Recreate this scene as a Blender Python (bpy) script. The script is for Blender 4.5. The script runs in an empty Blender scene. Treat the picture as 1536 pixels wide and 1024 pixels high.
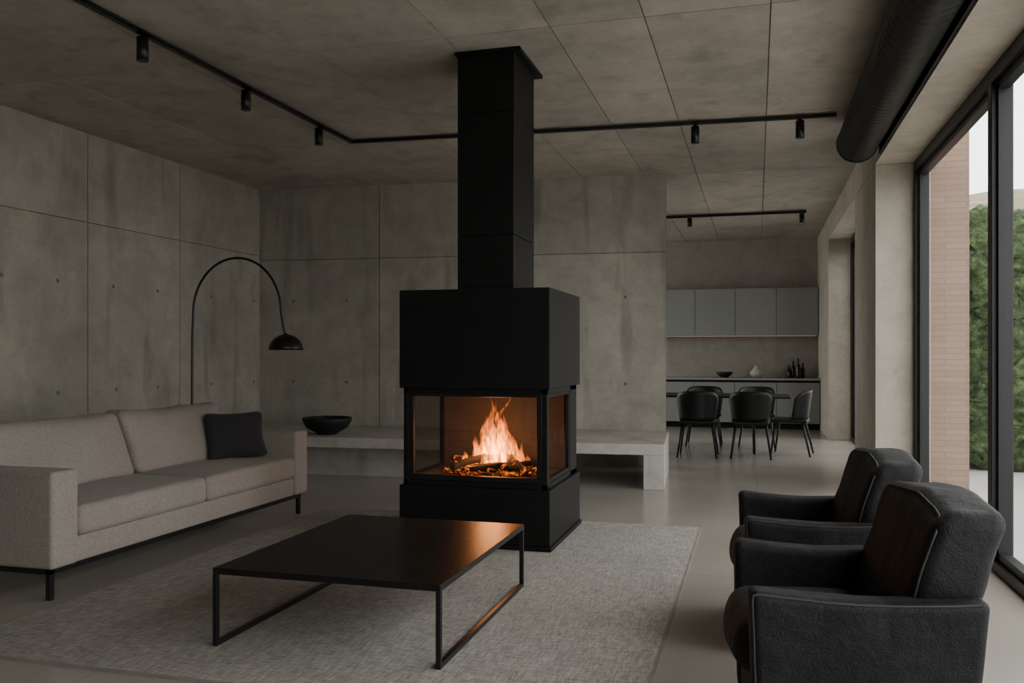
import bpy, bmesh, math, random
from mathutils import Vector, Matrix
from mathutils import noise as mn
random.seed(4)
S=bpy.context.scene
C=bpy.context.collection

# ------------------------------------------------------------ materials
def newmat(name):
    m=bpy.data.materials.new(name); m.use_nodes=True
    nt=m.node_tree; nt.nodes.clear()
    out=nt.nodes.new('ShaderNodeOutputMaterial')
    return m,nt,out
def N(nt,t,**kw):
    n=nt.nodes.new(t)
    for k,v in kw.items():
        if k in n.inputs: n.inputs[k].default_value=v
        else: setattr(n,k,v)
    return n
def mapping(nt,scale=(1,1,1),coord='Object',rot=(0,0,0)):
    tc=nt.nodes.new('ShaderNodeTexCoord'); mp=nt.nodes.new('ShaderNodeMapping')
    mp.inputs['Scale'].default_value=scale; mp.inputs['Rotation'].default_value=rot
    nt.links.new(tc.outputs[coord],mp.inputs['Vector']); return mp.outputs[0]
def ramp(nt,fac,stops):
    r=nt.nodes.new('ShaderNodeValToRGB')
    while len(r.color_ramp.elements)<len(stops): r.color_ramp.elements.new(0.5)
    for e,(p,c) in zip(r.color_ramp.elements,stops):
        e.position=p; e.color=(c[0],c[1],c[2],1)
    nt.links.new(fac,r.inputs[0]); return r.outputs[0]
def mix(nt,fac,a,b,mode='MIX'):
    m=nt.nodes.new('ShaderNodeMix'); m.data_type='RGBA'; m.blend_type=mode
    if isinstance(fac,(int,float)): m.inputs[0].default_value=fac
    else: nt.links.new(fac,m.inputs[0])
    for i,v in ((6,a),(7,b)):
        if isinstance(v,(tuple,list)): m.inputs[i].default_value=(v[0],v[1],v[2],1)
        else: nt.links.new(v,m.inputs[i])
    return m.outputs[2]
def noise(nt,vec,scale,detail=4,rough=.55,dist=0):
    n=nt.nodes.new('ShaderNodeTexNoise'); n.inputs['Scale'].default_value=scale
    n.inputs['Detail'].default_value=detail; n.inputs['Roughness'].default_value=rough
    n.inputs['Distortion'].default_value=dist
    nt.links.new(vec,n.inputs['Vector']); return n.outputs['Fac']
def bump(nt,h,strength,dist=.01):
    b=nt.nodes.new('ShaderNodeBump'); b.inputs['Strength'].default_value=strength
    b.inputs['Distance'].default_value=dist; nt.links.new(h,b.inputs['Height']); return b.outputs[0]
def sc(c,k): return tuple(min(1,x*k) for x in c)

def simple(name,col,rough=.5,metal=0,var=.12,nscale=8,bumps=0,bscale=60,spec=.5,sheen=0,coat=0):
    m,nt,out=newmat(name)
    p=N(nt,'ShaderNodeBsdfPrincipled'); v=mapping(nt)
    c=ramp(nt,noise(nt,v,nscale),[(.3,sc(col,1-var)),(.7,sc(col,1+var))])
    nt.links.new(c,p.inputs['Base Color'])
    p.inputs['Roughness'].default_value=rough; p.inputs['Metallic'].default_value=metal
    p.inputs['Specular IOR Level'].default_value=spec
    if sheen: p.inputs['Sheen Weight'].default_value=sheen
    if coat: p.inputs['Coat Weight'].default_value=coat
    if bumps: nt.links.new(bump(nt,noise(nt,v,bscale),bumps),p.inputs['Normal'])
    nt.links.new(p.outputs[0],out.inputs[0]); return m

def concrete(name,col,streak=(1.0,1.0,.3),rough=.75,var=.2,sk=.45,tone=False,stain=.6):
    m,nt,out=newmat(name); p=N(nt,'ShaderNodeBsdfPrincipled')
    v=mapping(nt); vs=mapping(nt,streak)
    big=noise(nt,v,.8,6,.62,.6); st=noise(nt,vs,1.5,5,.55,.4); fine=noise(nt,v,22,6,.7); mid=noise(nt,v,4,5,.65,.5)
    c=ramp(nt,big,[(.3,sc(col,1-var)),(.5,col),(.72,sc(col,1+var*.8))])
    c2=ramp(nt,st,[(.32,(.70,.70,.71)),(.55,(1,1,1)),(.75,(1.0,.99,.96))])
    c=mix(nt,sk,c,c2,'MULTIPLY')
    st2=noise(nt,mapping(nt,(2.4,2.4,.35)),1.6,3,.5,.2)
    c=mix(nt,stain,c,ramp(nt,st2,[(.30,(.50,.49,.48)),(.44,(1,1,1))]),'MULTIPLY')
    c=mix(nt,.75,c,ramp(nt,mid,[(.32,(.78,.775,.77)),(.6,(1,1,1))]),'MULTIPLY')
    c3=ramp(nt,fine,[(.35,(.84,.84,.84)),(.6,(1,1,1))])
    c=mix(nt,.5,c,c3,'MULTIPLY')
    vo=nt.nodes.new('ShaderNodeTexVoronoi'); vo.inputs['Scale'].default_value=7
    nt.links.new(v,vo.inputs['Vector'])
    pk=ramp(nt,vo.outputs['Distance'],[(.03,(.62,.61,.60)),(.06,(1,1,1))])
    c=mix(nt,.5,c,pk,'MULTIPLY')
    if tone:
        at=nt.nodes.new('ShaderNodeAttribute'); at.attribute_name='tone'
        c=mix(nt,1.0,c,at.outputs['Color'],'MULTIPLY')
    nt.links.new(c,p.inputs['Base Color']); p.inputs['Roughness'].default_value=rough
    nt.links.new(bump(nt,fine,.15,.01),p.inputs['Normal'])
    nt.links.new(p.outputs[0],out.inputs[0]); return m

M={}
M['wall']=concrete('concrete_wall',(.40,.373,.315),tone=True)
M['pier']=concrete('concrete_pier',(.46,.41,.335),var=.12,stain=.3)
M['ceil']=concrete('concrete_ceiling',(.48,.435,.37),streak=(1.0,.35,1),sk=.35,tone=True,stain=.35)
M['bench']=concrete('concrete_bench',(.48,.455,.41),var=.12,stain=.3)
M['kwall']=concrete('plaster_kitchen',(.33,.305,.262),var=.10,sk=.2,stain=.2)
M['tie']=simple('tie_hole_plug',(.15,.138,.118),.9)
M['black']=simple('black_steel',(.006,.006,.0062),.5,0,.15,4,spec=.25)
M['blackm']=simple('black_metal_satin',(.008,.008,.0085),.36,0,.1,10,spec=.4)
M['duct']=simple('duct_black_paint',(.007,.007,.0075),.40,0,.1,10,spec=.30)
M['frame']=simple('window_frame_black',(.010,.010,.011),.4,spec=.35)
M['tabletop']=simple('blackened_wood',(.008,.0075,.007),.33,0,.3,9,.15,30,spec=.36)
M['charcoal']=simple('charcoal_fabric',(.018,.018,.020),.9,0,.25,40,.4,350,sheen=.05)
M['kitchen']=simple('kitchen_lacquer',(.265,.268,.258),.5,0,.04,spec=.3)
M['kitchen2']=simple('kitchen_base_lacquer',(.25,.247,.238),.5,0,.04,spec=.3)
M['worktop']=simple('worktop_stone',(.33,.32,.30),.35,0,.08)
M['chair']=simple('chair_black',(.007,.007,.0075),.5,0,.1,spec=.35)
M['log']=simple('charred_log',(.035,.022,.015),.9,0,.5,25,.9,40)
M['firebrick']=simple('firebox_lining',(.055,.046,.040),.85,0,.2,14,.3,30)
M['ceramic']=simple('dark_ceramic',(.015,.015,.016),.5,0,.3,20,.3,50,spec=.3)
M['paleceramic']=simple('pale_ceramic',(.45,.43,.40),.5)
M['bottle']=simple('bottle_glass_dark',(.01,.014,.01),.12)
M['pave']=simple('terrace_paving',(.42,.41,.395),.7,0,.08,2)
M['hill']=simple('dry_hillside',(.15,.12,.07),.95,0,.4,.6)
M['pipe']=simple('armchair_piping',(.022,.022,.024),.6)

def velvet():
    m,nt,out=newmat('armchair_velvet'); p=N(nt,'ShaderNodeBsdfPrincipled'); v=mapping(nt)
    n=noise(nt,v,6,6,.65,.6)
    c=ramp(nt,n,[(.35,(.004,.004,.0045)),(.7,(.012,.012,.0135))])
    nt.links.new(c,p.inputs['Base Color']); p.inputs['Roughness'].default_value=.60
    p.inputs['Specular IOR Level'].default_value=.25
    p.inputs['Sheen Weight'].default_value=.035; p.inputs['Sheen Roughness'].default_value=.4
    w=mix(nt,.15,noise(nt,v,8,5,.55),noise(nt,v,220,2))
    nt.links.new(bump(nt,w,.6,.03),p.inputs['Normal'])
    nt.links.new(p.outputs[0],out.inputs[0]); return m
M['velvet']=velvet()
def fabric(name,col,wscale=260):
    m,nt,out=newmat(name); p=N(nt,'ShaderNodeBsdfPrincipled'); v=mapping(nt)
    a=noise(nt,mapping(nt,(1,1,.25)),wscale,2); b=noise(nt,mapping(nt,(.25,.25,1)),wscale,2)
    w=mix(nt,.5,a,b); big=noise(nt,v,3,3)
    c=ramp(nt,w,[(.35,sc(col,.72)),(.65,sc(col,1.18))])
    c=mix(nt,.5,c,ramp(nt,big,[(.3,(.85,.85,.85)),(.7,(1,1,1))]),'MULTIPLY')
    nt.links.new(c,p.inputs['Base Color']); p.inputs['Roughness'].default_value=.95
    p.inputs['Sheen Weight'].default_value=.06
    nt.links.new(bump(nt,w,.35,.004),p.inputs['Normal'])
    nt.links.new(p.outputs[0],out.inputs[0]); return m
M['sofa']=fabric('sofa_linen',(.275,.243,.213))
def rugmat():
    m,nt,out=newmat('rug_weave'); p=N(nt,'ShaderNodeBsdfPrincipled')
    a=noise(nt,mapping(nt,(1,.10,1)),120,3,.7); b=noise(nt,mapping(nt,(.10,1,1)),120,3,.7)
    w=mix(nt,.5,a,b); big=noise(nt,mapping(nt,(1,.6,1)),2.2,6,.7)
    med=noise(nt,mapping(nt,(1,.35,1)),30,4,.7)
    c=ramp(nt,w,[(.36,(.185,.172,.152)),(.5,(.335,.315,.283)),(.64,(.48,.452,.408))])
    c=mix(nt,.8,c,ramp(nt,big,[(.3,(.78,.78,.78)),(.7,(1,1,1))]),'MULTIPLY')
    c=mix(nt,.8,c,ramp(nt,med,[(.35,(.80,.80,.80)),(.6,(1,1,1))]),'MULTIPLY')
    nt.links.new(c,p.inputs['Base Color']); p.inputs['Roughness'].default_value=1
    nt.links.new(bump(nt,w,.5,.006),p.inputs['Normal'])
    nt.links.new(p.outputs[0],out.inputs[0]); return m
M['rug']=rugmat()
M['rugedge']=simple('rug_binding',(.20,.19,.17),.95)
def floormat():
    m,nt,out=newmat('polished_concrete_floor'); p=N(nt,'ShaderNodeBsdfPrincipled'); v=mapping(nt)
    big=noise(nt,v,.7,4,.5,.2); fine=noise(nt,v,30,4,.7)
    col=(.335,.308,.265)
    c=ramp(nt,big,[(.3,sc(col,.88)),(.7,sc(col,1.08))])
    c=mix(nt,.2,c,ramp(nt,fine,[(.35,(.85,.85,.85)),(.6,(1,1,1))]),'MULTIPLY')
    br=nt.nodes.new('ShaderNodeTexBrick'); br.offset=0
    br.inputs['Scale'].default_value=1; br.inputs['Brick Width'].default_value=2.6
    br.inputs['Row Height'].default_value=2.6; br.inputs['Mortar Size'].default_value=.004
    br.inputs['Mortar Smooth'].default_value=.1
    nt.links.new(v,br.inputs['Vector'])
    c=mix(nt,br.outputs['Fac'],c,(.24,.225,.20))
    nt.links.new(c,p.inputs['Base Color'])
    rr=ramp(nt,big,[(.3,(.16,)*3),(.7,(.25,)*3)]); nt.links.new(rr,p.inputs['Roughness'])
    nt.links.new(p.outputs[0],out.inputs[0]); return m
M['floor']=floormat()
def brickmat():
    m,nt,out=newmat('exterior_brick'); p=N(nt,'ShaderNodeBsdfPrincipled')
    v=mapping(nt,rot=(math.pi/2,0,0))
    br=nt.nodes.new('ShaderNodeTexBrick')
    br.inputs['Scale'].default_value=1; br.inputs['Brick Width'].default_value=.36
    br.inputs['Row Height'].default_value=.052; br.inputs['Mortar Size'].default_value=.004
    br.inputs['Color1'].default_value=(.235,.155,.115,1); br.inputs['Color2'].default_value=(.27,.185,.14,1)
    br.inputs['Mortar'].default_value=(.19,.13,.10,1)
    nt.links.new(v,br.inputs['Vector']); nt.links.new(br.outputs['Color'],p.inputs['Base Color'])
    p.inputs['Roughness'].default_value=.9
    nt.links.new(p.outputs[0],out.inputs[0]); return m
M['brick']=brickmat()
def hedgemat():
    m,nt,out=newmat('hedge_leaves'); p=N(nt,'ShaderNodeBsdfPrincipled'); v=mapping(nt)
    n=noise(nt,v,14,6,.75); n2=noise(nt,v,1.2,4,.6)
    c=ramp(nt,n,[(.36,(.010,.022,.006)),(.5,(.045,.08,.022)),(.66,(.14,.20,.07))])
    c=mix(nt,.8,c,ramp(nt,n2,[(.35,(.45,.55,.4)),(.65,(1,1,.9))]),'MULTIPLY')
    nt.links.new(c,p.inputs['Base Color']); p.inputs['Roughness'].default_value=.8
    nt.links.new(bump(nt,n,1,.06),p.inputs['Normal'])
    nt.links.new(p.outputs[0],out.inputs[0]); return m
M['hedge']=hedgemat()
def glassmat(name,gl=.07,tint=(.97,.98,.98)):
    m,nt,out=newmat(name)
    t=N(nt,'ShaderNodeBsdfTransparent'); t.inputs[0].default_value=(*tint,1)
    g=N(nt,'ShaderNodeBsdfGlossy'); g.inputs['Roughness'].default_value=.02
    v=mapping(nt); nn=noise(nt,v,.5,1); mr=nt.nodes.new('ShaderNodeMapRange')
    mr.inputs['To Min'].default_value=gl*.9; mr.inputs['To Max'].default_value=gl*1.1
    nt.links.new(nn,mr.inputs[0])
    mx=N(nt,'ShaderNodeMixShader'); nt.links.new(mr.outputs[0],mx.inputs[0])
    nt.links.new(t.outputs[0],mx.inputs[1]); nt.links.new(g.outputs[0],mx.inputs[2])
    nt.links.new(mx.outputs[0],out.inputs[0]); return m
M['glass']=glassmat('window_glass'); M['fireglass']=glassmat('stove_glass',.07,(.80,.77,.74))
def emis(name,col,st):
    m,nt,out=newmat(name); e=N(nt,'ShaderNodeEmission'); e.inputs[0].default_value=(*col,1); e.inputs[1].default_value=st
    nt.links.new(e.outputs[0],out.inputs[0]); return m
M['led']=emis('led_strip',(1,.66,.42),.45)
def embermat():
    m,nt,out=newmat('glowing_embers'); p=N(nt,'ShaderNodeBsdfPrincipled'); v=mapping(nt)
    n=noise(nt,v,22,5,.7)
    p.inputs['Base Color'].default_value=(.03,.02,.015,1); p.inputs['Roughness'].default_value=.95
    p.inputs['Emission Color'].default_value=(1,.18,.02,1)
    c=ramp(nt,n,[(.50,(0,0,0)),(.62,(.3,.3,.3)),(.74,(1,1,1))])
    ml=nt.nodes.new('ShaderNodeMath'); ml.operation='MULTIPLY'; ml.inputs[1].default_value=8
    nt.links.new(c,ml.inputs[0]); nt.links.new(ml.outputs[0],p.inputs['Emission Strength'])
    nt.links.new(bump(nt,n,.8,.02),p.inputs['Normal'])
    nt.links.new(p.outputs[0],out.inputs[0]); return m
M['ember']=embermat()
def mixc(a,b,t): return tuple(a[i]*(1-t)+b[i]*t for i in range(3))
def flamemat(name,k,lo,hi):
    m,nt,out=newmat(name)
    tc=nt.nodes.new('ShaderNodeTexCoord'); sp=nt.nodes.new('ShaderNodeSeparateXYZ')
    nt.links.new(tc.outputs['Generated'],sp.inputs[0])
    c=ramp(nt,sp.outputs[2],[(0,lo),(.45,mixc(lo,hi,.5)),(1,hi)])
    s=ramp(nt,sp.outputs[2],[(0,(.30,)*3),(.18,(1,)*3),(.6,(.7,)*3),(1,(.3,)*3)])
    v=mapping(nt,(1,1,.25)); n=noise(nt,v,42,3,.6,.9)
    s2=ramp(nt,n,[(.44,(.02,)*3),(.60,(1,)*3)])
    a=nt.nodes.new('ShaderNodeMath'); a.operation='MULTIPLY'
    nt.links.new(s,a.inputs[0]); nt.links.new(s2,a.inputs[1])
    b=nt.nodes.new('ShaderNodeMath'); b.operation='MULTIPLY'; b.inputs[1].default_value=k
    nt.links.new(a.outputs[0],b.inputs[0])
    e=N(nt,'ShaderNodeEmission'); nt.links.new(c,e.inputs[0]); nt.links.new(b.outputs[0],e.inputs[1])
    nt.links.new(e.outputs[0],out.inputs['Volume']); return m
M['flame']=flamemat('flame_outer',190,(1,.28,.045),(1,.17,.02))
M['flame2']=flamemat('flame_core',560,(1,.42,.11),(1,.30,.06))

# ------------------------------------------------------------ geometry helpers
def empty(name,loc=(0,0,0),rz=0):
    e=bpy.data.objects.new(name,None); e.empty_display_size=.2
    e.location=loc; e.rotation_euler=(0,0,math.radians(rz)); C.objects.link(e); return e
def finish(name,bm,mat,parent=None,smooth=False,loc=(0,0,0),rot=(0,0,0)):
    bmesh.ops.recalc_face_normals(bm,faces=bm.faces)
    me=bpy.data.meshes.new(name); bm.to_mesh(me); bm.free()
    if smooth:
        for p in me.polygons: p.use_smooth=True
    o=bpy.data.objects.new(name,me); C.objects.link(o)
    if mat: me.materials.append(mat)
    o.location=loc; o.rotation_euler=rot
    if parent: o.parent=parent
    return o
def addbox(bm,lo,hi,bev=0,seg=2,tone=None):
    r=bmesh.ops.create_cube(bm,size=1)
    vs=r['verts']
    for v in vs:
        v.co=Vector([(lo[i]+hi[i])/2+v.co[i]*(hi[i]-lo[i]) for i in range(3)])
    if tone is not None:
        ly=bm.loops.layers.float_color.get('tone') or bm.loops.layers.float_color.new('tone')
        for f in {f for v in vs for f in v.link_faces}:
            for l in f.loops: l[ly]=(tone,tone,tone,1)
    if bev:
        es={e for v in vs for e in v.link_edges}
        bmesh.ops.bevel(bm,geom=list(es),offset=bev,segments=seg,profile=.5,affect='EDGES')
def box(name,lo,hi,mat,parent=None,bev=0,seg=2,tone=None,**k):
    bm=bmesh.new(); addbox(bm,lo,hi,bev,seg,tone); return finish(name,bm,mat,parent,**k)
def boxes(name,lst,mat,parent=None,bev=0,**k):
    bm=bmesh.new()
    for lo,hi in lst: addbox(bm,lo,hi,bev)
    return finish(name,bm,mat,parent,**k)
def axis_samples(h,r,k,n):
    r=min(r,h*.98)
    out=[]
    for i in range(k+1):
        t=math.tan((1-i/k)*math.pi/4); out.append(-(h-r)-r*t)
    m=[-(h-r)+2*(h-r)*j/n for j in range(1,n)]
    return out+m+[-x for x in reversed(out)]
def rbox(name,lo,hi,r,mat,parent=None,n=8,k=4,deform=None,loc=(0,0,0),rot=(0,0,0)):
    h=[(hi[i]-lo[i])/2 for i in range(3)]; c=[(hi[i]+lo[i])/2 for i in range(3)]
    rr=min(r,min(h)*.98)
    ax=[axis_samples(h[i],rr,k,n) for i in range(3)]
    bm=bmesh.new(); cache={}
    L=[len(a) for a in ax]
    def V(i,j,l):
        key=(i,j,l)
        if key not in cache:
            p=Vector((ax[0][i],ax[1][j],ax[2][l]))
            inn=Vector([max(-(h[q]-rr),min(h[q]-rr,p[q])) for q in range(3)])
            d=p-inn
            if d.length>1e-9: p=inn+d.normalized()*rr
            if deform: p=Vector(deform(p.x,p.y,p.z,h))
            cache[key]=bm.verts.new(p+Vector(c))
        return cache[key]
    for i in range(L[0]-1):
        for j in range(L[1]-1):
            bm.faces.new([V(i,j,0),V(i,j+1,0),V(i+1,j+1,0),V(i+1,j,0)])
            e=L[2]-1; bm.faces.new([V(i,j,e),V(i+1,j,e),V(i+1,j+1,e),V(i,j+1,e)])
    for i in range(L[0]-1):
        for l in range(L[2]-1):
            bm.faces.new([V(i,0,l),V(i+1,0,l),V(i+1,0,l+1),V(i,0,l+1)])
            e=L[1]-1; bm.faces.new([V(i,e,l),V(i,e,l+1),V(i+1,e,l+1),V(i+1,e,l)])
    for j in range(L[1]-1):
        for l in range(L[2]-1):
            bm.faces.new([V(0,j,l),V(0,j,l+1),V(0,j+1,l+1),V(0,j+1,l)])
            e=L[0]-1; bm.faces.new([V(e,j,l),V(e,j+1,l),V(e,j+1,l+1),V(e,j,l+1)])
    return finish(name,bm,mat,parent,True,loc,rot)
def loft(bm,pts,rads,seg=16,cap=True):
    rings=[]
    for i,p in enumerate(pts):
        p=Vector(p)
        t=(Vector(pts[min(i+1,len(pts)-1)])-Vector(pts[max(i-1,0)])).normalized()
        a=Vector((0,0,1)) if abs(t.z)<.9 else Vector((1,0,0))
        u=t.cross(a).normalized(); w=t.cross(u).normalized()
        rings.append([bm.verts.new(p+(u*math.cos(2*math.pi*s/seg)+w*math.sin(2*math.pi*s/seg))*rads[i]) for s in range(seg)])
    for a,b in zip(rings,rings[1:]):
        for s in range(seg): bm.faces.new([a[s],a[(s+1)%seg],b[(s+1)%seg],b[s]])
    if cap:
        bm.faces.new(rings[0]); bm.faces.new(list(reversed(rings[-1])))
def cyl(name,p0,p1,r,mat,parent=None,r2=None,seg=20):
    bm=bmesh.new(); loft(bm,[p0,p1],[r,r if r2 is None else r2],seg)
    o=finish(name,bm,mat,parent)
    for p in o.data.polygons: p.use_smooth=len(p.vertices)==4
    return o
def lathe(name,prof,mat,parent=None,seg=40,loc=(0,0,0)):
    bm=bmesh.new(); rings=[]
    for r,z in prof: rings.append([bm.verts.new((r*math.cos(2*math.pi*s/seg),r*math.sin(2*math.pi*s/seg),z)) for s in range(seg)])
    for a,b in zip(rings,rings[1:]):
        for s in range(seg): bm.faces.new([a[s],a[(s+1)%seg],b[(s+1)%seg],b[s]])
    bmesh.ops.remove_doubles(bm,verts=bm.verts,dist=1e-5)
    return finish(name,bm,mat,parent,True,loc)
def tube(name,pts,r,mat,parent=None,cyclic=False):
    cu=bpy.data.curves.new(name,'CURVE'); cu.dimensions='3D'; cu.bevel_depth=r; cu.bevel_resolution=4; cu.use_fill_caps=True
    sp=cu.splines.new('POLY'); sp.points.add(len(pts)-1); sp.use_cyclic_u=cyclic
    for q,p in zip(sp.points,pts): q.co=(*p,1)
    cu.materials.append(mat); o=bpy.data.objects.new(name,cu); C.objects.link(o)
    if parent: o.parent=parent
    return o

# ------------------------------------------------------------ room shell
CE=3.35
box('floor',(-6.3,-3.3,-.15),(1.56,16.5,0),M['floor'])
rt=random.Random(11)
def panels(name,L,H,thick,us,zs,mat,loc,rz,ties=(),gap=.0052,dep=.018):
    U=[0]+us+[L]; Z=[0]+zs+[H]
    bm=bmesh.new()
    addbox(bm,(0,dep,0),(L,thick,H),tone=.5)
    for a,b in zip(U,U[1:]):
        for c,d in zip(Z,Z[1:]):
            addbox(bm,(a+(gap if a>0 else 0),0,c+(gap*.8 if c>0 else 0)),(b-(gap if b<L else 0),dep+.002,d-(gap*.8 if d<H else 0)),tone=rt.uniform(.80,1.06))
    ly=bm.loops.layers.float_color.get('tone')
    for (x,zz) in ties:
        vs=[bm.verts.new((x+.019*math.cos(a*math.pi/6),-.0008,zz+.019*math.sin(a*math.pi/6))) for a in range(12)]
        f=bm.faces.new(vs); f.material_index=1
        for l in f.loops: l[ly]=(1,1,1,1)
    o=finish(name,bm,mat,loc=loc,rot=(0,0,math.radians(rz)))
    o.data.materials.append(M['tie']); return o
def tiegrid(us,L,zs=(.95,1.95)):
    U=[0]+us+[L]; r=[]
    for a,b in zip(U,U[1:]):
        if b-a>.8:
            for zz in zs:
                r+= [(a+(b-a)*.27+rt.uniform(-.03,.03),zz),(a+(b-a)*.73,zz)]
    return r
us=[y+3 for y in (-1.34,0,1.34,2.68,4.02,5.36,6.70,8.04)]
panels('wall_left',14.0,CE,.25,us,[2.52],M['wall'],(-6.0,-3,0),90,tiegrid(us,13.0))
bw=math.degrees(math.atan2(.4,5.0)); bl=math.hypot(5,.4)
panels('wall_back',bl,CE,.32,[1.58,3.32],[2.46],M['wall'],(-6.0,9.6,0),bw,tiegrid([1.58,3.32],bl))
box('wall_kitchen',(-6.3,16.25,0),(1.5,16.5,CE),M['kwall'])
box('wall_rear',(-6.3,-3.3,0),(1.56,-3.0,CE),M['wall'],tone=.95)
xs=[-6.3,-5.0,-3.9,-2.9,-1.95,-1.25,-.66,.08,1.56]; ys=[-3.3,-1.2,1.2,3.2,5.3,7.7,10.1,12.5,14.6,16.5]
bm=bmesh.new(); addbox(bm,(-6.3,-3.3,CE+.01),(1.56,16.5,CE+.25),tone=.5); g=.0045
for a,b in zip(xs,xs[1:]):
    for c,d in zip(ys,ys[1:]): addbox(bm,(a+g,c+g,CE),(b-g,d-g,CE+.012),tone=rt.uniform(.86,1.05))
finish('ceiling',bm,M['ceil'])
box('wall_right_pier',(1.04,8.5,0),(1.5,10.2,3.02),M['pier'],bev=.006)
box('wall_right_kitchen',(1.04,13.9,0),(1.5,16.25,3.02),M['pier'],bev=.006)
box('wall_right_lintel',(1.04,-3.0,3.02),(1.56,16.25,CE),M['pier'])
box('lintel_black_strip',(1.018,-2.9,3.03),(1.04,8.1,CE-.005),M['black'])  # thin black strip along the inner face of the lintel
def window(name,y0,y1,mull,X=1.42,zt=3.02,rot=0,cen=None):
    e=empty(name,cen if cen else (X,(y0+y1)/2,0),rot); yc=(y0+y1)/2
    x0,x1=-.06,.06
    L=[((x0,y0-yc,0),(x1,y1-yc,.06)),((x0,y0-yc,zt-.09),(x1,y1-yc,zt)),
       ((x0,y0-yc,.06),(x1,y0-yc+.07,zt-.09)),((x0,y1-yc-.07,.06),(x1,y1-yc,zt-.09))]
    for m in mull: L.append(((x0,m-yc-.045,.06),(x1,m-yc+.045,zt-.09)))
    boxes('frame',L,M['frame'],e,bev=.004)
    edges=[y0+.07]+mull+[y1-.07]; L=[]
    for a,b in zip(edges,edges[1:]):
        a+=.045; b-=.045
        L+=[((-.03,a-yc,.06),(.03,a-yc+.035,zt-.09)),((-.03,b-yc-.035,.06),(.03,b-yc,zt-.09)),
            ((-.03,a-yc,.06),(.03,b-yc,.11)),((-.03,a-yc,zt-.14),(.03,b-yc,zt-.09))]
    boxes('sash',L,M['frame'],e)
    box('pane',(-.004,y0-yc+.05,.08),(.004,y1-yc-.05,zt-.1),M['glass'],e)
window('window_1',-3.0,8.5,[.2,3.0,5.85])
window('window_2',10.2,13.9,[12.0])
window('added_light_window',11.0,16.25,[13.6],X=-6.1,zt=CE)  # unseen opening behind the back wall, added to bring daylight into the kitchen
def portal(loc,rot,sx,sy):
    l=bpy.data.lights.new('daylight_portal','AREA'); l.shape='RECTANGLE'; l.size=sx; l.size_y=sy
    l.cycles.is_portal=True
    o=bpy.data.objects.new('daylight_portal',l); o.location=loc; o.rotation_euler=rot; C.objects.link(o)
portal((1.55,2.75,1.5),(0,math.pi/2,0),3.05,11.5)
portal((1.55,12.05,1.5),(0,math.pi/2,0),3.05,3.7)
portal((-6.25,13.6,1.67),(0,-math.pi/2,0),3.35,5.2)

# ------------------------------------------------------------ exterior
box('terrace_ground',(-40,-40,-.9),(60,70,-.7),M['pave'])
box('terrace_paving',(1.57,-12,-.69),(30,21,-.02),M['pave'])
box('brick_column',(1.50,8.52,-.02),(1.82,9.1,3.9),M['brick'])
def hedge():
    def df(x,y,z,h):
        p=Vector((x,y,z)); d=mn.noise_vector(p*1.3)*.2+mn.noise_vector(p*5)*.09+mn.noise_vector(p*14)*.06
        q=p+d
        q.z=max(q.z,-h[2]); return q
    return rbox('hedge',(2.15,10.6,-.018),(9.5,12.0,2.95),.25,M['hedge'],n=100,k=3,deform=df)
hedge()
def hill():
    bm=bmesh.new(); n=30; g=[]
    for i in range(n+1):
        row=[]
        for j in range(n+1):
            x=2+60*i/n; y=22+40*j/n
            z=8.5*math.sin(math.pi*min(1,j/n*1.1)/1.1*.9)*(.8+.2*math.sin(i*.4))+mn.noise(Vector((x*.2,y*.2,0)))*.8-.6*(1-j/n)
            if j==0: z=-.5
            row.append(bm.verts.new((x,y,max(z,-.68))))
        g.append(row)
    for i in range(n):
        for j in range(n): bm.faces.new([g[i][j],g[i+1][j],g[i+1][j+1],g[i][j+1]])
    return finish('hillside',bm,M['hill'],None,True)
hill()

# ------------------------------------------------------------ rug
e=empty('area_rug',(0,0,0))
rbox('weave',(-3.46,2.97,0.0),(-.41,6.58,.010),.004,M['rug'],e,n=2,k=2)
boxes('binding',[((-3.475,2.955,0),(-.395,2.975,.0095)),((-3.475,6.575,0),(-.395,6.595,.0095)),((-3.475,2.975,0),(-3.455,6.575,.0095)),((-.415,2.975,0),(-.395,6.575,.0095))],M['rugedge'],e)

# ------------------------------------------------------------ fireplace
fp=empty('fireplace',(-1.82,5.98,.0105))
hx,hy=.527,.497
box('plinth',(-hx-.012,-hy-.012,0),(hx+.012,hy+.012,.03),M['black'],fp,bev=.004)
box('lower_box',(-hx,-hy,.03),(hx,hy,.395),M['black'],fp,bev=.004)
box('hood_box',(-hx,-hy,1.055),(hx,hy,1.72),M['black'],fp,bev=.004)
cx,cy=hx-.022,hy-.022; z0,z1=.395,1.055; yb=.25
L=[((-cx,-cy,z0),(cx,cy,z0+.035)),((-cx,-cy,z1-.035),(cx,cy,z1))]
for sx in (-1,1):
    a,b=sorted((sx*cx,sx*(cx-.035)))
    L.append(((a,-cy,z0),(b,-cy+.035,z1)))
L.append(((-cx,yb,z0),(cx,cy,z1)))
boxes('chamber_frame',L,M['black'],fp,bev=.003)
def ring_front(x0,x1,za,zb,y,w,d):
    return [((x0,y,za),(x1,y+d,za+w)),((x0,y,zb-w),(x1,y+d,zb)),((x0,y,za+w),(x0+w,y+d,zb-w)),((x1-w,y,za+w),(x1,y+d,zb-w))]
boxes('door_frame',ring_front(-cx+.037,cx-.037,z0+.037,z1-.02,-cy+.004,.036,.03),M['blackm'],fp,bev=.003)
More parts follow.
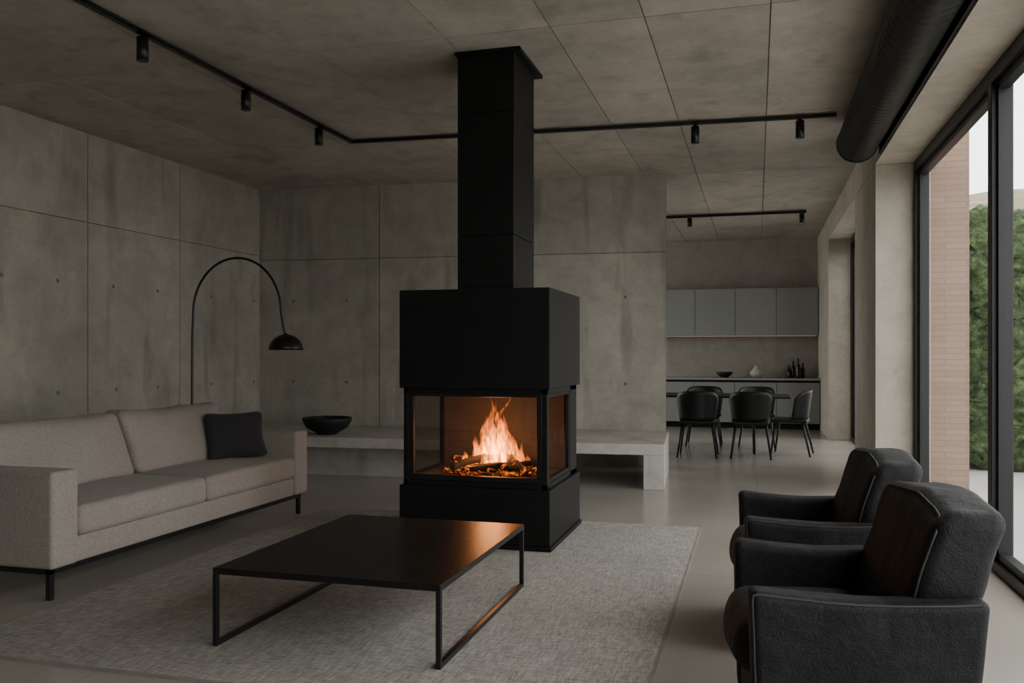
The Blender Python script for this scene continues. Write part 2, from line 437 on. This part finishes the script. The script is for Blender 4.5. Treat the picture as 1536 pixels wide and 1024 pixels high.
for sx in (-1,1):
    a,b=sorted((sx*(cx-.004),sx*(cx-.03))); w=.03; za=z0+.037; zb=z1-.03; ya=-cy+.037; yz=yb-.002
    boxes('side_frame',[((a,ya,za),(b,yz,za+w)),((a,ya,zb-w),(b,yz,zb)),((a,ya,za+w),(b,ya+w,zb-w)),((a,yz-w,za+w),(b,yz,zb-w))],M['black'],fp,bev=.002)
    xx=sx*(cx-.018); box('side_glass',(xx-.002,ya+.01,za+.01),(xx+.002,yz-.01,zb-.01),M['fireglass'],fp)
box('front_glass',(-cx+.05,-cy+.016,z0+.05),(cx-.05,-cy+.020,z1-.04),M['fireglass'],fp)
box('firebox_back',(-cx+.04,yb-.03,z0+.036),(cx-.04,yb-.001,z1-.036),M['firebrick'],fp)
box('firebox_floor',(-cx+.04,-cy+.05,z0+.036),(cx-.04,yb-.031,z0+.05),M['firebrick'],fp)
fx0,fx1,fy0,fy1=-.148,.252,-.38,.165
zz=[1.722,2.09,2.92,CE-.03]
for a,b in zip(zz,zz[1:]): box('flue_section',(fx0,fy0,a+.002),(fx1,fy1,b-.002),M['black'],fp,bev=.004)
box('flue_core',(fx0+.01,fy0+.01,1.71),(fx1-.01,fy1-.01,CE-.03),M['black'],fp)
box('ceiling_plate',(fx0-.01,fy0-.03,CE-.035),(fx1+.05,fy1+.07,CE-.0115),M['black'],fp,bev=.002)
fz=z0+.05
def logmesh(name,p0,p1,r,mat,seed):
    bm=bmesh.new(); pts=[];rad=[]
    p0=Vector(p0);p1=Vector(p1)
    for i in range(13):
        t=i/12; p=p0.lerp(p1,t)+mn.noise_vector(Vector((t*3,seed,0)))*.02
        pts.append(p); rad.append(r*(.88+.25*mn.noise(Vector((t*6,seed*3,1))))*(.8 if i in(0,12) else 1))
    loft(bm,pts,rad,18)
    for v in bm.verts: v.co+=mn.noise_vector(v.co*40)*.006
    return finish(name,bm,mat,fp,True)
rnd=random.Random(7)
logmesh('log_1',(-.28,-.10,fz+.045),(.30,-.20,fz+.04),.034,M['ember'],1)
logmesh('log_2',(-.26,.10,fz+.05),(.29,.05,fz+.05),.040,M['log'],2)
logmesh('log_3',(-.24,-.24,fz+.04),(.03,.12,fz+.12),.030,M['log'],3)
logmesh('log_4',(.28,-.22,fz+.04),(.0,.10,fz+.13),.028,M['ember'],4)
logmesh('log_5',(-.32,-.02,fz+.08),(.16,-.04,fz+.11),.026,M['ember'],5)
logmesh('log_6',(-.10,-.27,fz+.03),(.32,-.05,fz+.08),.024,M['log'],6)
bm=bmesh.new()
for i in range(220):
    r=rnd.uniform(.008,.022); a=rnd.uniform(0,6.28); q=math.sqrt(rnd.random())
    m=Matrix.Translation((q*math.cos(a)*.37,q*math.sin(a)*.25-.06,fz+r*.6+.05*(1-q)))@Matrix.Rotation(rnd.uniform(0,3),4,(rnd.random(),rnd.random(),1))
    m=m@Matrix.Diagonal((2.0,.8,.7,1))
    bmesh.ops.create_icosphere(bm,subdivisions=1,radius=r,matrix=m)
finish('ember_bed',bm,M['ember'],fp)
def tongue(name,x,y,z,h,r,mat,seed,flat=.6):
    bm=bmesh.new(); n=26; seg=14; rings=[]
    for i in range(n+1):
        t=i/n
        rad=r*(math.sin(math.pi*min(1,(t*.94+.06))**.62))*(1-t)**.45 if t<1 else 0.0005
        rad=max(rad,.0006)
        ox=(mn.noise(Vector((t*2.6,seed*5.1,0)))*.11*t+math.sin(t*6+seed)*.011*t)*h/.4
        oy=mn.noise(Vector((t*2.2,seed*3.3,9)))*.07*t
        ring=[]
        for s in range(seg):
            a=2*math.pi*s/seg
            w=1+.45*mn.noise(Vector((math.cos(a)*1.2+seed,math.sin(a)*1.2,t*5)))
            ring.append(bm.verts.new((x+ox+math.cos(a)*rad*w,y+oy+math.sin(a)*rad*w*flat,z+t*h)))
        rings.append(ring)
    for a,b in zip(rings,rings[1:]):
        for s in range(seg): bm.faces.new([a[s],a[(s+1)%seg],b[(s+1)%seg],b[s]])
    bm.faces.new(rings[0]); bm.faces.new(list(reversed(rings[-1])))
    return finish(name,bm,mat,fp,True)
fl=[(.0,-.05,.55,.048,1),(-.06,-.02,.40,.042,2),(.08,-.06,.42,.042,3),(.03,-.10,.50,.040,4),(-.12,-.06,.26,.038,5),(.15,-.05,.32,.040,6),(.22,-.09,.20,.034,9),(-.02,-.13,.34,.036,11),(-.19,-.08,.13,.03,12),(.05,.02,.54,.046,14),(.27,-.06,.11,.028,15)]
for x,y,h,r,s in fl:
    tongue('flame',x,y,fz+.04,min(h,.54),r*1.25,M['flame'],s)
for x,y,h,r,s in fl[:6]:
    tongue('flame_core',x,y,fz+.04,h*.70,r*.72,M['flame2'],s)
def light(name,typ,loc,energy,col,parent=None,**k):
    l=bpy.data.lights.new(name,typ); l.energy=energy; l.color=col
    for a,b in k.items(): setattr(l,a,b)
    o=bpy.data.objects.new(name,l); o.location=loc; C.objects.link(o)
    if parent: o.parent=parent
    return o
light('fire_light','POINT',(.02,-.14,.70),12,(1,.43,.16),fp,shadow_soft_size=.10)

# ------------------------------------------------------------ coffee table
ct=empty('coffee_table',(-1.775,3.98,.0105),0)
hw,hl,th=.535,.66,.345
box('tabletop',(-hw,-hl,th-.028),(hw,hl,th),M['tabletop'],ct,bev=.003)
q=.022
for sx in (-1,1):
    xa,xb=sorted((sx*hw,sx*(hw-q)))
    boxes('sled_leg',[((xa,-hl,0),(xb,-hl+q,th-.028)),((xa,hl-q,0),(xb,hl,th-.028)),((xa,-hl+q,0),(xb,hl-q,q))],M['blackm'],ct,bev=.002)

# ------------------------------------------------------------ sofa
so=empty('sofa',(-4.0,5.02,0))
def pil(b,ax=2):
    def f(x,y,z,h):
        u=[x/h[0],y/h[1],z/h[2]]; o=[i for i in range(3) if i!=ax]
        k=(1-min(1,abs(u[o[0]]))**2.5)*(1-min(1,abs(u[o[1]]))**2.5)
        p=[x,y,z]; p[ax]+=b*k*(1 if p[ax]>0 else -.4)
        return p
    return f
def wrk(b,ax,amp,seed):
    f0=pil(b,ax)
    def f(x,y,z,h):
        p=Vector(f0(x,y,z,h)); p+=mn.noise_vector(p*5+Vector((seed,0,0)))*amp; return p
    return f
rbox('base_frame',(-.44,-1.15,.17),(.455,1.15,.31),.015,M['sofa'],so,n=2,k=3)
for s in (-1,1):
    a,b=sorted((s*1.145,s*1.335))
    rbox('arm',(-.47,a,.17),(.475,b,.68),.022,M['sofa'],so,n=6,k=4,deform=pil(.006,1))
rbox('backrest',(-.47,-1.143,.17),(-.27,1.143,.70),.03,M['sofa'],so,n=6,k=3)
for s,(a,b) in enumerate(((-1.14,-.004),(.004,1.14))):
    rbox('seat_cushion',(-.26,a,.308),(.48,b,.475),.04,M['sofa'],so,n=16,k=4,deform=wrk(.018,2,.006,s*7))
    def bc(x,y,z,h,s=s):
        p=Vector(wrk(.045,0,.016,3+s*5)(x,y,z,h)); t=(z+h[2])/(2*h[2])
        p.x-=.16*t; p.z+=.012*abs(y/h[1])**3*t; return p
    rbox('back_cushion',(-.25,a+.01,.465),(-.06,b-.01,.89),.05,M['sofa'],so,n=16,k=4,deform=bc)
boxes('metal_base',[((.40,-1.30,.135),(.43,1.30,.168)),((-.43,-1.30,.135),(-.40,1.30,.168)),((-.43,-1.30,.135),(.43,-1.27,.168)),((-.43,1.27,.135),(.43,1.30,.168))]+
 [((x,y,0),(x+.03,y+.03,.135)) for x in(-.43,.40) for y in(-1.30,1.27)],M['blackm'],so,bev=.002)
tp=empty('throw_pillow',(-3.87,5.90,.490),0)
def pdef(x,y,z,h):
    u,w=y/h[1],z/h[2]
    k=(1-abs(u)**2.2)*(1-abs(w)**2.2); x*=.25+.75*max(0,k)**.5
    y*=1-.06*(1-w*w)*abs(u); z*=1-.06*(1-u*u)*abs(w)
    p=Vector((x,y,z)); return p+mn.noise_vector(p*7)*.012
rbox('cover',(-.09,-.23,.0),(.09,.23,.37),.04,M['charcoal'],tp,n=16,k=3,deform=pdef,rot=(0,math.radians(-24),math.radians(-38)))

# ------------------------------------------------------------ armchairs
def armchair(loc,rz):
    a=empty('armchair',loc,rz)
    V=M['velvet']
    def wob(amp,sd):
        def f(p): return p+mn.noise_vector(p*4+Vector((sd,1,0)))*amp+mn.noise_vector(p*11+Vector((0,sd,0)))*amp*.4
        return f
    for s in (-1,1):
        def ad(x,y,z,h,s=s):
            t=(z+h[2])/(2*h[2])
            p=Vector((x,y,z)); p.y+=s*.025*t
            p.x+= .05*(t-.5)*(1 if x>0 else -.3)
            p.z-= .018*t*(1-(x/h[0])**2)
            return wob(.004,s)(p)
        lo,hi=sorted((s*.263,s*.378))
        rbox('arm',(-.335,lo,.05),(.30,hi,.60),.030,V,a,n=12,k=5,deform=ad)
        # piping along the outer front and top edge of the arm
        hh=[.3175,.0575,.275]; cc=Vector((-.0175,(lo+hi)/2,.325)); r=.030; k7=r*(1-.7071)
        yo=s*(hh[1]-k7); P=[]
        for i in range(13): P.append((-hh[0]+k7,yo,-hh[2]+r+(2*hh[2]-2*r)*i/12))
        P.append((-hh[0]+r*.42,yo,hh[2]-r*.42))
        for i in range(17): P.append((-hh[0]+r+(2*hh[0]-2*r)*i/16,yo,hh[2]-k7))
        tube('arm_piping',[ad(*p,hh)+cc for p in P],.0042,M['pipe'],a)
    rbox('seat_base',(-.32,-.28,.05),(.29,.28,.31),.03,V,a,n=4,k=3)
    def sd(x,y,z,h):
        p=Vector(pil(.03,2)(x,y,z,h)); p.x-=.03*(1-(y/h[1])**2) if x<0 else 0; return wob(.010,5)(p)
    rbox('seat_cushion',(-.365,-.258,.28),(.10,.258,.455),.085,V,a,n=14,k=6,deform=sd)
    def bd(x,y,z,h):
        t=(z+h[2])/(2*h[2]); u=y/h[1]
        p=Vector((x,y,z))
        p.y*=(.82+.18*min(1,t*1.7))
        p.x*=(1.0-.15*t)
        p.x+=.175*t-.03*u*u*t
        p.z-=.015*abs(u)**3*t
        p.x-=.03*(1-u*u)*math.sin(math.pi*t)*(1 if x<0 else 0)
        return wob(.013,8)(p)
    rbox('backrest',(.03,-.345,.30),(.26,.345,.855),.055,V,a,n=18,k=6,deform=bd)
    # piping round the front face of the backrest
    hh=[.115,.345,.2775]; cc=Vector((.145,0,.5775)); r=.055; k7=r*(1-.7071); P=[]
    for s1 in(-1,1):
        rng=range(0,13) if s1<0 else range(12,-1,-1)
        seg=[(-hh[0]+k7,s1*(hh[1]-k7),-hh[2]+.18+(2*hh[2]-.18-r)*i/12) for i in rng]
        if s1<0:
            P+=seg; P+=[(-hh[0]+k7,-(hh[1]-r)+(2*hh[1]-2*r)*i/16,hh[2]-k7) for i in range(17)]
        else: P+=seg
    tube('back_piping',[bd(*p,hh)+cc for p in P],.0042,M['pipe'],a)
    rbox('back_panel',(.18,-.29,.06),(.30,.29,.40),.03,V,a,n=4,k=3)
    for x in(-.27,.24):
        for y in(-.27,.27): cyl('foot',(x,y,0),(x,y,.06),.022,M['black'],a)
    return a
armchair((.285,3.08,0),5)
armchair((.27,4.25,0),3)

# ------------------------------------------------------------ floor lamp
la=empty('floor_lamp',(-4.80,6.60,0),0)
lathe('base',[(0,0),(.17,0),(.17,.018),(.16,.025),(0,.025)],M['blackm'],la)
R=.435; zc=1.66; pts=[(0,0,.02),(0,0,1.0),(.004,0,1.45)]
for i in range(0,33):
    a=math.pi-(math.pi*1.0)*i/32
    pts.append((.012+R+R*math.cos(a),0,zc+(.47)*math.sin(a)))
pts.append((.900,0,1.55)); pts.append((.922,0,1.45))
tube('arc_stem',pts,.0105,M['blackm'],la)
dome=[(0,.142),(.012,.142)]+[(.145*math.sin(a*math.pi/20),.135*math.cos(a*math.pi/20)) for a in range(1,11)]+[(.139*math.sin(a*math.pi/20),.129*math.cos(a*math.pi/20)) for a in range(10,0,-1)]+[(0,.129)]
lathe('shade',dome,M['blackm'],la,loc=(.930,0,1.33))

# ------------------------------------------------------------ bench + bowl
be=empty('concrete_bench',(-5.98,7.96,0),bw*.85)
Lb=5.15
box('slab',(0,0,.33),(Lb,1.42,.435),M['bench'],be,bev=.006)
box('end_support',(Lb-.20,0.0,0),(Lb,1.42,.33),M['bench'],be,bev=.006)
box('plinth',(.05,.35,0),(3.6,1.42,.33),M['bench'],be)
bo=empty('bowl',(-4.43,8.40,.436))
lathe('body',[(0,.0),(.10,.0),(.12,.02),(.22,.075),(.262,.15),(.262,.18),(.25,.18),(.245,.155),(.20,.09),(.10,.045),(0,.04)],M['ceramic'],bo)

# ------------------------------------------------------------ track lights
def spot(parent,x,y,z,h=.14,ang=0):
    box('adapter',(x-.02,y-.05,z-.035),(x+.02,y+.05,z-.018),M['blackm'],parent)
    cyl('stem',(x,y,z-.06),(x,y,z-.03),.008,M['blackm'],parent)
    cyl('spot_head',(x,y,z-.06-h),(x,y,z-.055),.036,M['blackm'],parent)
t=empty('track_light',(0,0,0)); z=CE
bm=bmesh.new()
addbox(bm,(-3.75,-1.0,z-.04),(-3.71,7.58,z-.012))
o=finish('rail_long',bm,M['blackm'],t)
ang=math.atan2(.27,4.5)
box('rail_cross',(0,-.02,-.04),(4.40,.02,-.012),M['blackm'],t,loc=(-3.74,7.57,z),rot=(0,0,ang))
tube('cable',[(-3.69,y,z-.03) for y in (-1,7.5)],.006,M['blackm'],t)
for y in (4.63,5.78,6.92): spot(t,-3.73,y,z-.005)
for x in (-.52,.357): spot(t,x,7.57+(x+3.74)*math.tan(ang),z-.005)
t2=empty('track_light',(0,0,0))
box('rail',(-2.4,12.98,z-.05),(.68,13.02,z-.012),M['blackm'],t2)
for x in(-.95,.62): spot(t2,x,13.0,z-.005,.12)

# ------------------------------------------------------------ duct
du=empty('ventilation_duct',(.84,0,3.125))
bm=bmesh.new(); pts=[];rad=[]; r=.165
n=int((8.05+2.6)/.015)
for i in range(n+1):
    yy=-2.6+i*.015
    pts.append((0,yy,0)); rad.append(r+(.005 if i%6==0 else 0))
loft(bm,pts,rad,40)
o=finish('spiral_pipe',bm,M['duct'],du,True)
bm=bmesh.new(); loft(bm,[(0,8.02,0),(0,8.05,0),(0,8.10,0)],[r+.008,r+.008,r*.9],40); finish('end_cap',bm,M['duct'],du)
boxes('hanger',[((-.012,yy-.015,r-.005),(.012,yy+.015,CE-3.125-.012)) for yy in(0,2,4,6,7.8)],M['blackm'],du)

# ------------------------------------------------------------ kitchen
k=empty('kitchen_cabinets',(0,0,0))
kx0,kx1=-3.2,1.03
box('plinth',(kx0,15.62,0),(kx1,16.24,.10),M['black'],k)
box('carcass',(kx0,15.55,.10),(kx1,16.24,.84),M['black'],k)
dw=.70; L=[];x=kx1
while x>kx0+.1:
    L.append(((x-dw+.004,15.53,.105),(x-.004,15.549,.80))); x-=dw
boxes('base_doors',L,M['kitchen2'],k)
box('worktop',(kx0,15.50,.842),(kx1,16.24,.872),M['worktop'],k,bev=.003)
box('backsplash',(kx0,16.225,.873),(kx1,16.245,1.61),M['kwall'],k)
box('upper_carcass',(kx0,15.90,1.62),(kx1,16.24,2.45),M['black'],k)
L=[];x=kx1
while x>kx0+.1:
    L.append(((x-dw+.004,15.88,1.61),(x-.004,15.899,2.45))); x-=dw
boxes('upper_doors',L,M['kitchen'],k,bev=.002)
box('led_strip',(kx0+.1,15.95,1.606),(kx1-.05,15.965,1.62),M['led'],k)
b=empty('bottle_group',(0,0,0))
for x,y,h in((.62,16.0,.30),(.70,15.95,.34),(.78,16.02,.26),(.55,15.98,.22)):
    lathe('bottle',[(0,0),(.035,0),(.037,.02),(.037,h*.6),(.014,h*.75),(.013,h),(0,h)],M['bottle'],b,20,(x,y,.873))
v=empty('ceramic_vase',(0.0,15.9,.873))
lathe('body',[(0,0),(.06,0),(.11,.05),(.12,.09),(.07,.15),(.035,.19),(.04,.21),(.03,.21),(.0,.10)],M['paleceramic'],v,28)
v=empty('serving_bowl',(-.55,15.85,.873))
lathe('body',[(0,0),(.06,0),(.13,.06),(.15,.10),(.14,.10),(.05,.03),(0,.02)],M['ceramic'],v,28)

# ------------------------------------------------------------ dining
dt=empty('dining_table',(-.78,11.95,0))
rbox('tabletop',(-1.2,-.45,.725),(1.2,.45,.75),.012,M['chair'],dt,n=4,k=3)
for x in(-.75,.75):
    for y in(-.30,.30): cyl('leg',(x,y,0),(x*.98,y*.98,.726),.016,M['chair'],dt,r2=.024)
def dchair(loc,rz):
    c=empty('dining_chair',loc,rz)
    rbox('seat',(-.23,-.22,.42),(.23,.22,.47),.022,M['chair'],c,n=8,k=3,deform=lambda x,y,z,h:(x*(1-.08*(y/h[1])),y,z-.012*(1-(x/h[0])**2)))
    bm=bmesh.new(); nu,nv=20,8; g=[]
    for i in range(nu+1):
        u=-1+2*i/nu; row=[]
        for j in range(nv+1):
            vv=j/nv; a=u*1.35
            top=.83-.10*abs(u)**4
            zz=.46+(top-.46)*vv
            rx=.235+.035*vv
            row.append((rx*math.sin(a),-.02+.24*math.cos(a)+.05*vv,zz))
        g.append(row)
    V1=[[bm.verts.new(p) for p in r_] for r_ in g]
    V2=[[bm.verts.new((p[0]*.93,p[1]*.93-.004,p[2])) for p in r_] for r_ in g]
    for i in range(nu):
        for j in range(nv):
            bm.faces.new([V1[i][j],V1[i+1][j],V1[i+1][j+1],V1[i][j+1]]); bm.faces.new([V2[i][j],V2[i][j+1],V2[i+1][j+1],V2[i+1][j]])
        bm.faces.new([V1[i][nv],V1[i+1][nv],V2[i+1][nv],V2[i][nv]]); bm.faces.new([V1[i][0],V2[i][0],V2[i+1][0],V1[i+1][0]])
    for i in(0,nu):
        for j in range(nv): bm.faces.new([V1[i][j],V1[i][j+1],V2[i][j+1],V2[i][j]])
    finish('back_shell',bm,M['chair'],c,True)
    for sx in(-1,1):
        cyl('leg',(sx*.24,-.22,0),(sx*.18,-.16,.43),.011,M['chair'],c,r2=.017)
        cyl('leg',(sx*.24,.26,0),(sx*.18,.16,.43),.011,M['chair'],c,r2=.017)
    return c
dchair((-.72,11.28,0),180)
dchair((-.07,11.28,0),180)
dchair((-1.40,11.28,0),180)
dchair((.42,11.72,0),-98)
dchair((-.72,12.62,0),0)
dchair((.0,12.62,0),0)

# ------------------------------------------------------------ world + camera
w=bpy.data.worlds.new('overcast'); S.world=w; w.use_nodes=True
nt=w.node_tree; nt.nodes.clear()
out=nt.nodes.new('ShaderNodeOutputWorld'); bg=nt.nodes.new('ShaderNodeBackground')
tc=nt.nodes.new('ShaderNodeTexCoord'); sp=nt.nodes.new('ShaderNodeSeparateXYZ'); nt.links.new(tc.outputs['Generated'],sp.inputs[0])
r=ramp(nt,sp.outputs[2],[(0,(.91,.91,.91)),(.5,(1.0,.985,.965))])
nt.links.new(r,bg.inputs[0]); bg.inputs[1].default_value=5.5
nt.links.new(bg.outputs[0],out.inputs[0])

cam=bpy.data.cameras.new('camera'); co=bpy.data.objects.new('camera',cam); C.objects.link(co)
co.location=(0,0,1.3); co.rotation_euler=(math.pi/2,0,math.atan(367/1300))
cam.sensor_width=36; cam.lens=1300/1536*36; cam.shift_y=18/1536; cam.clip_start=.05
S.camera=co
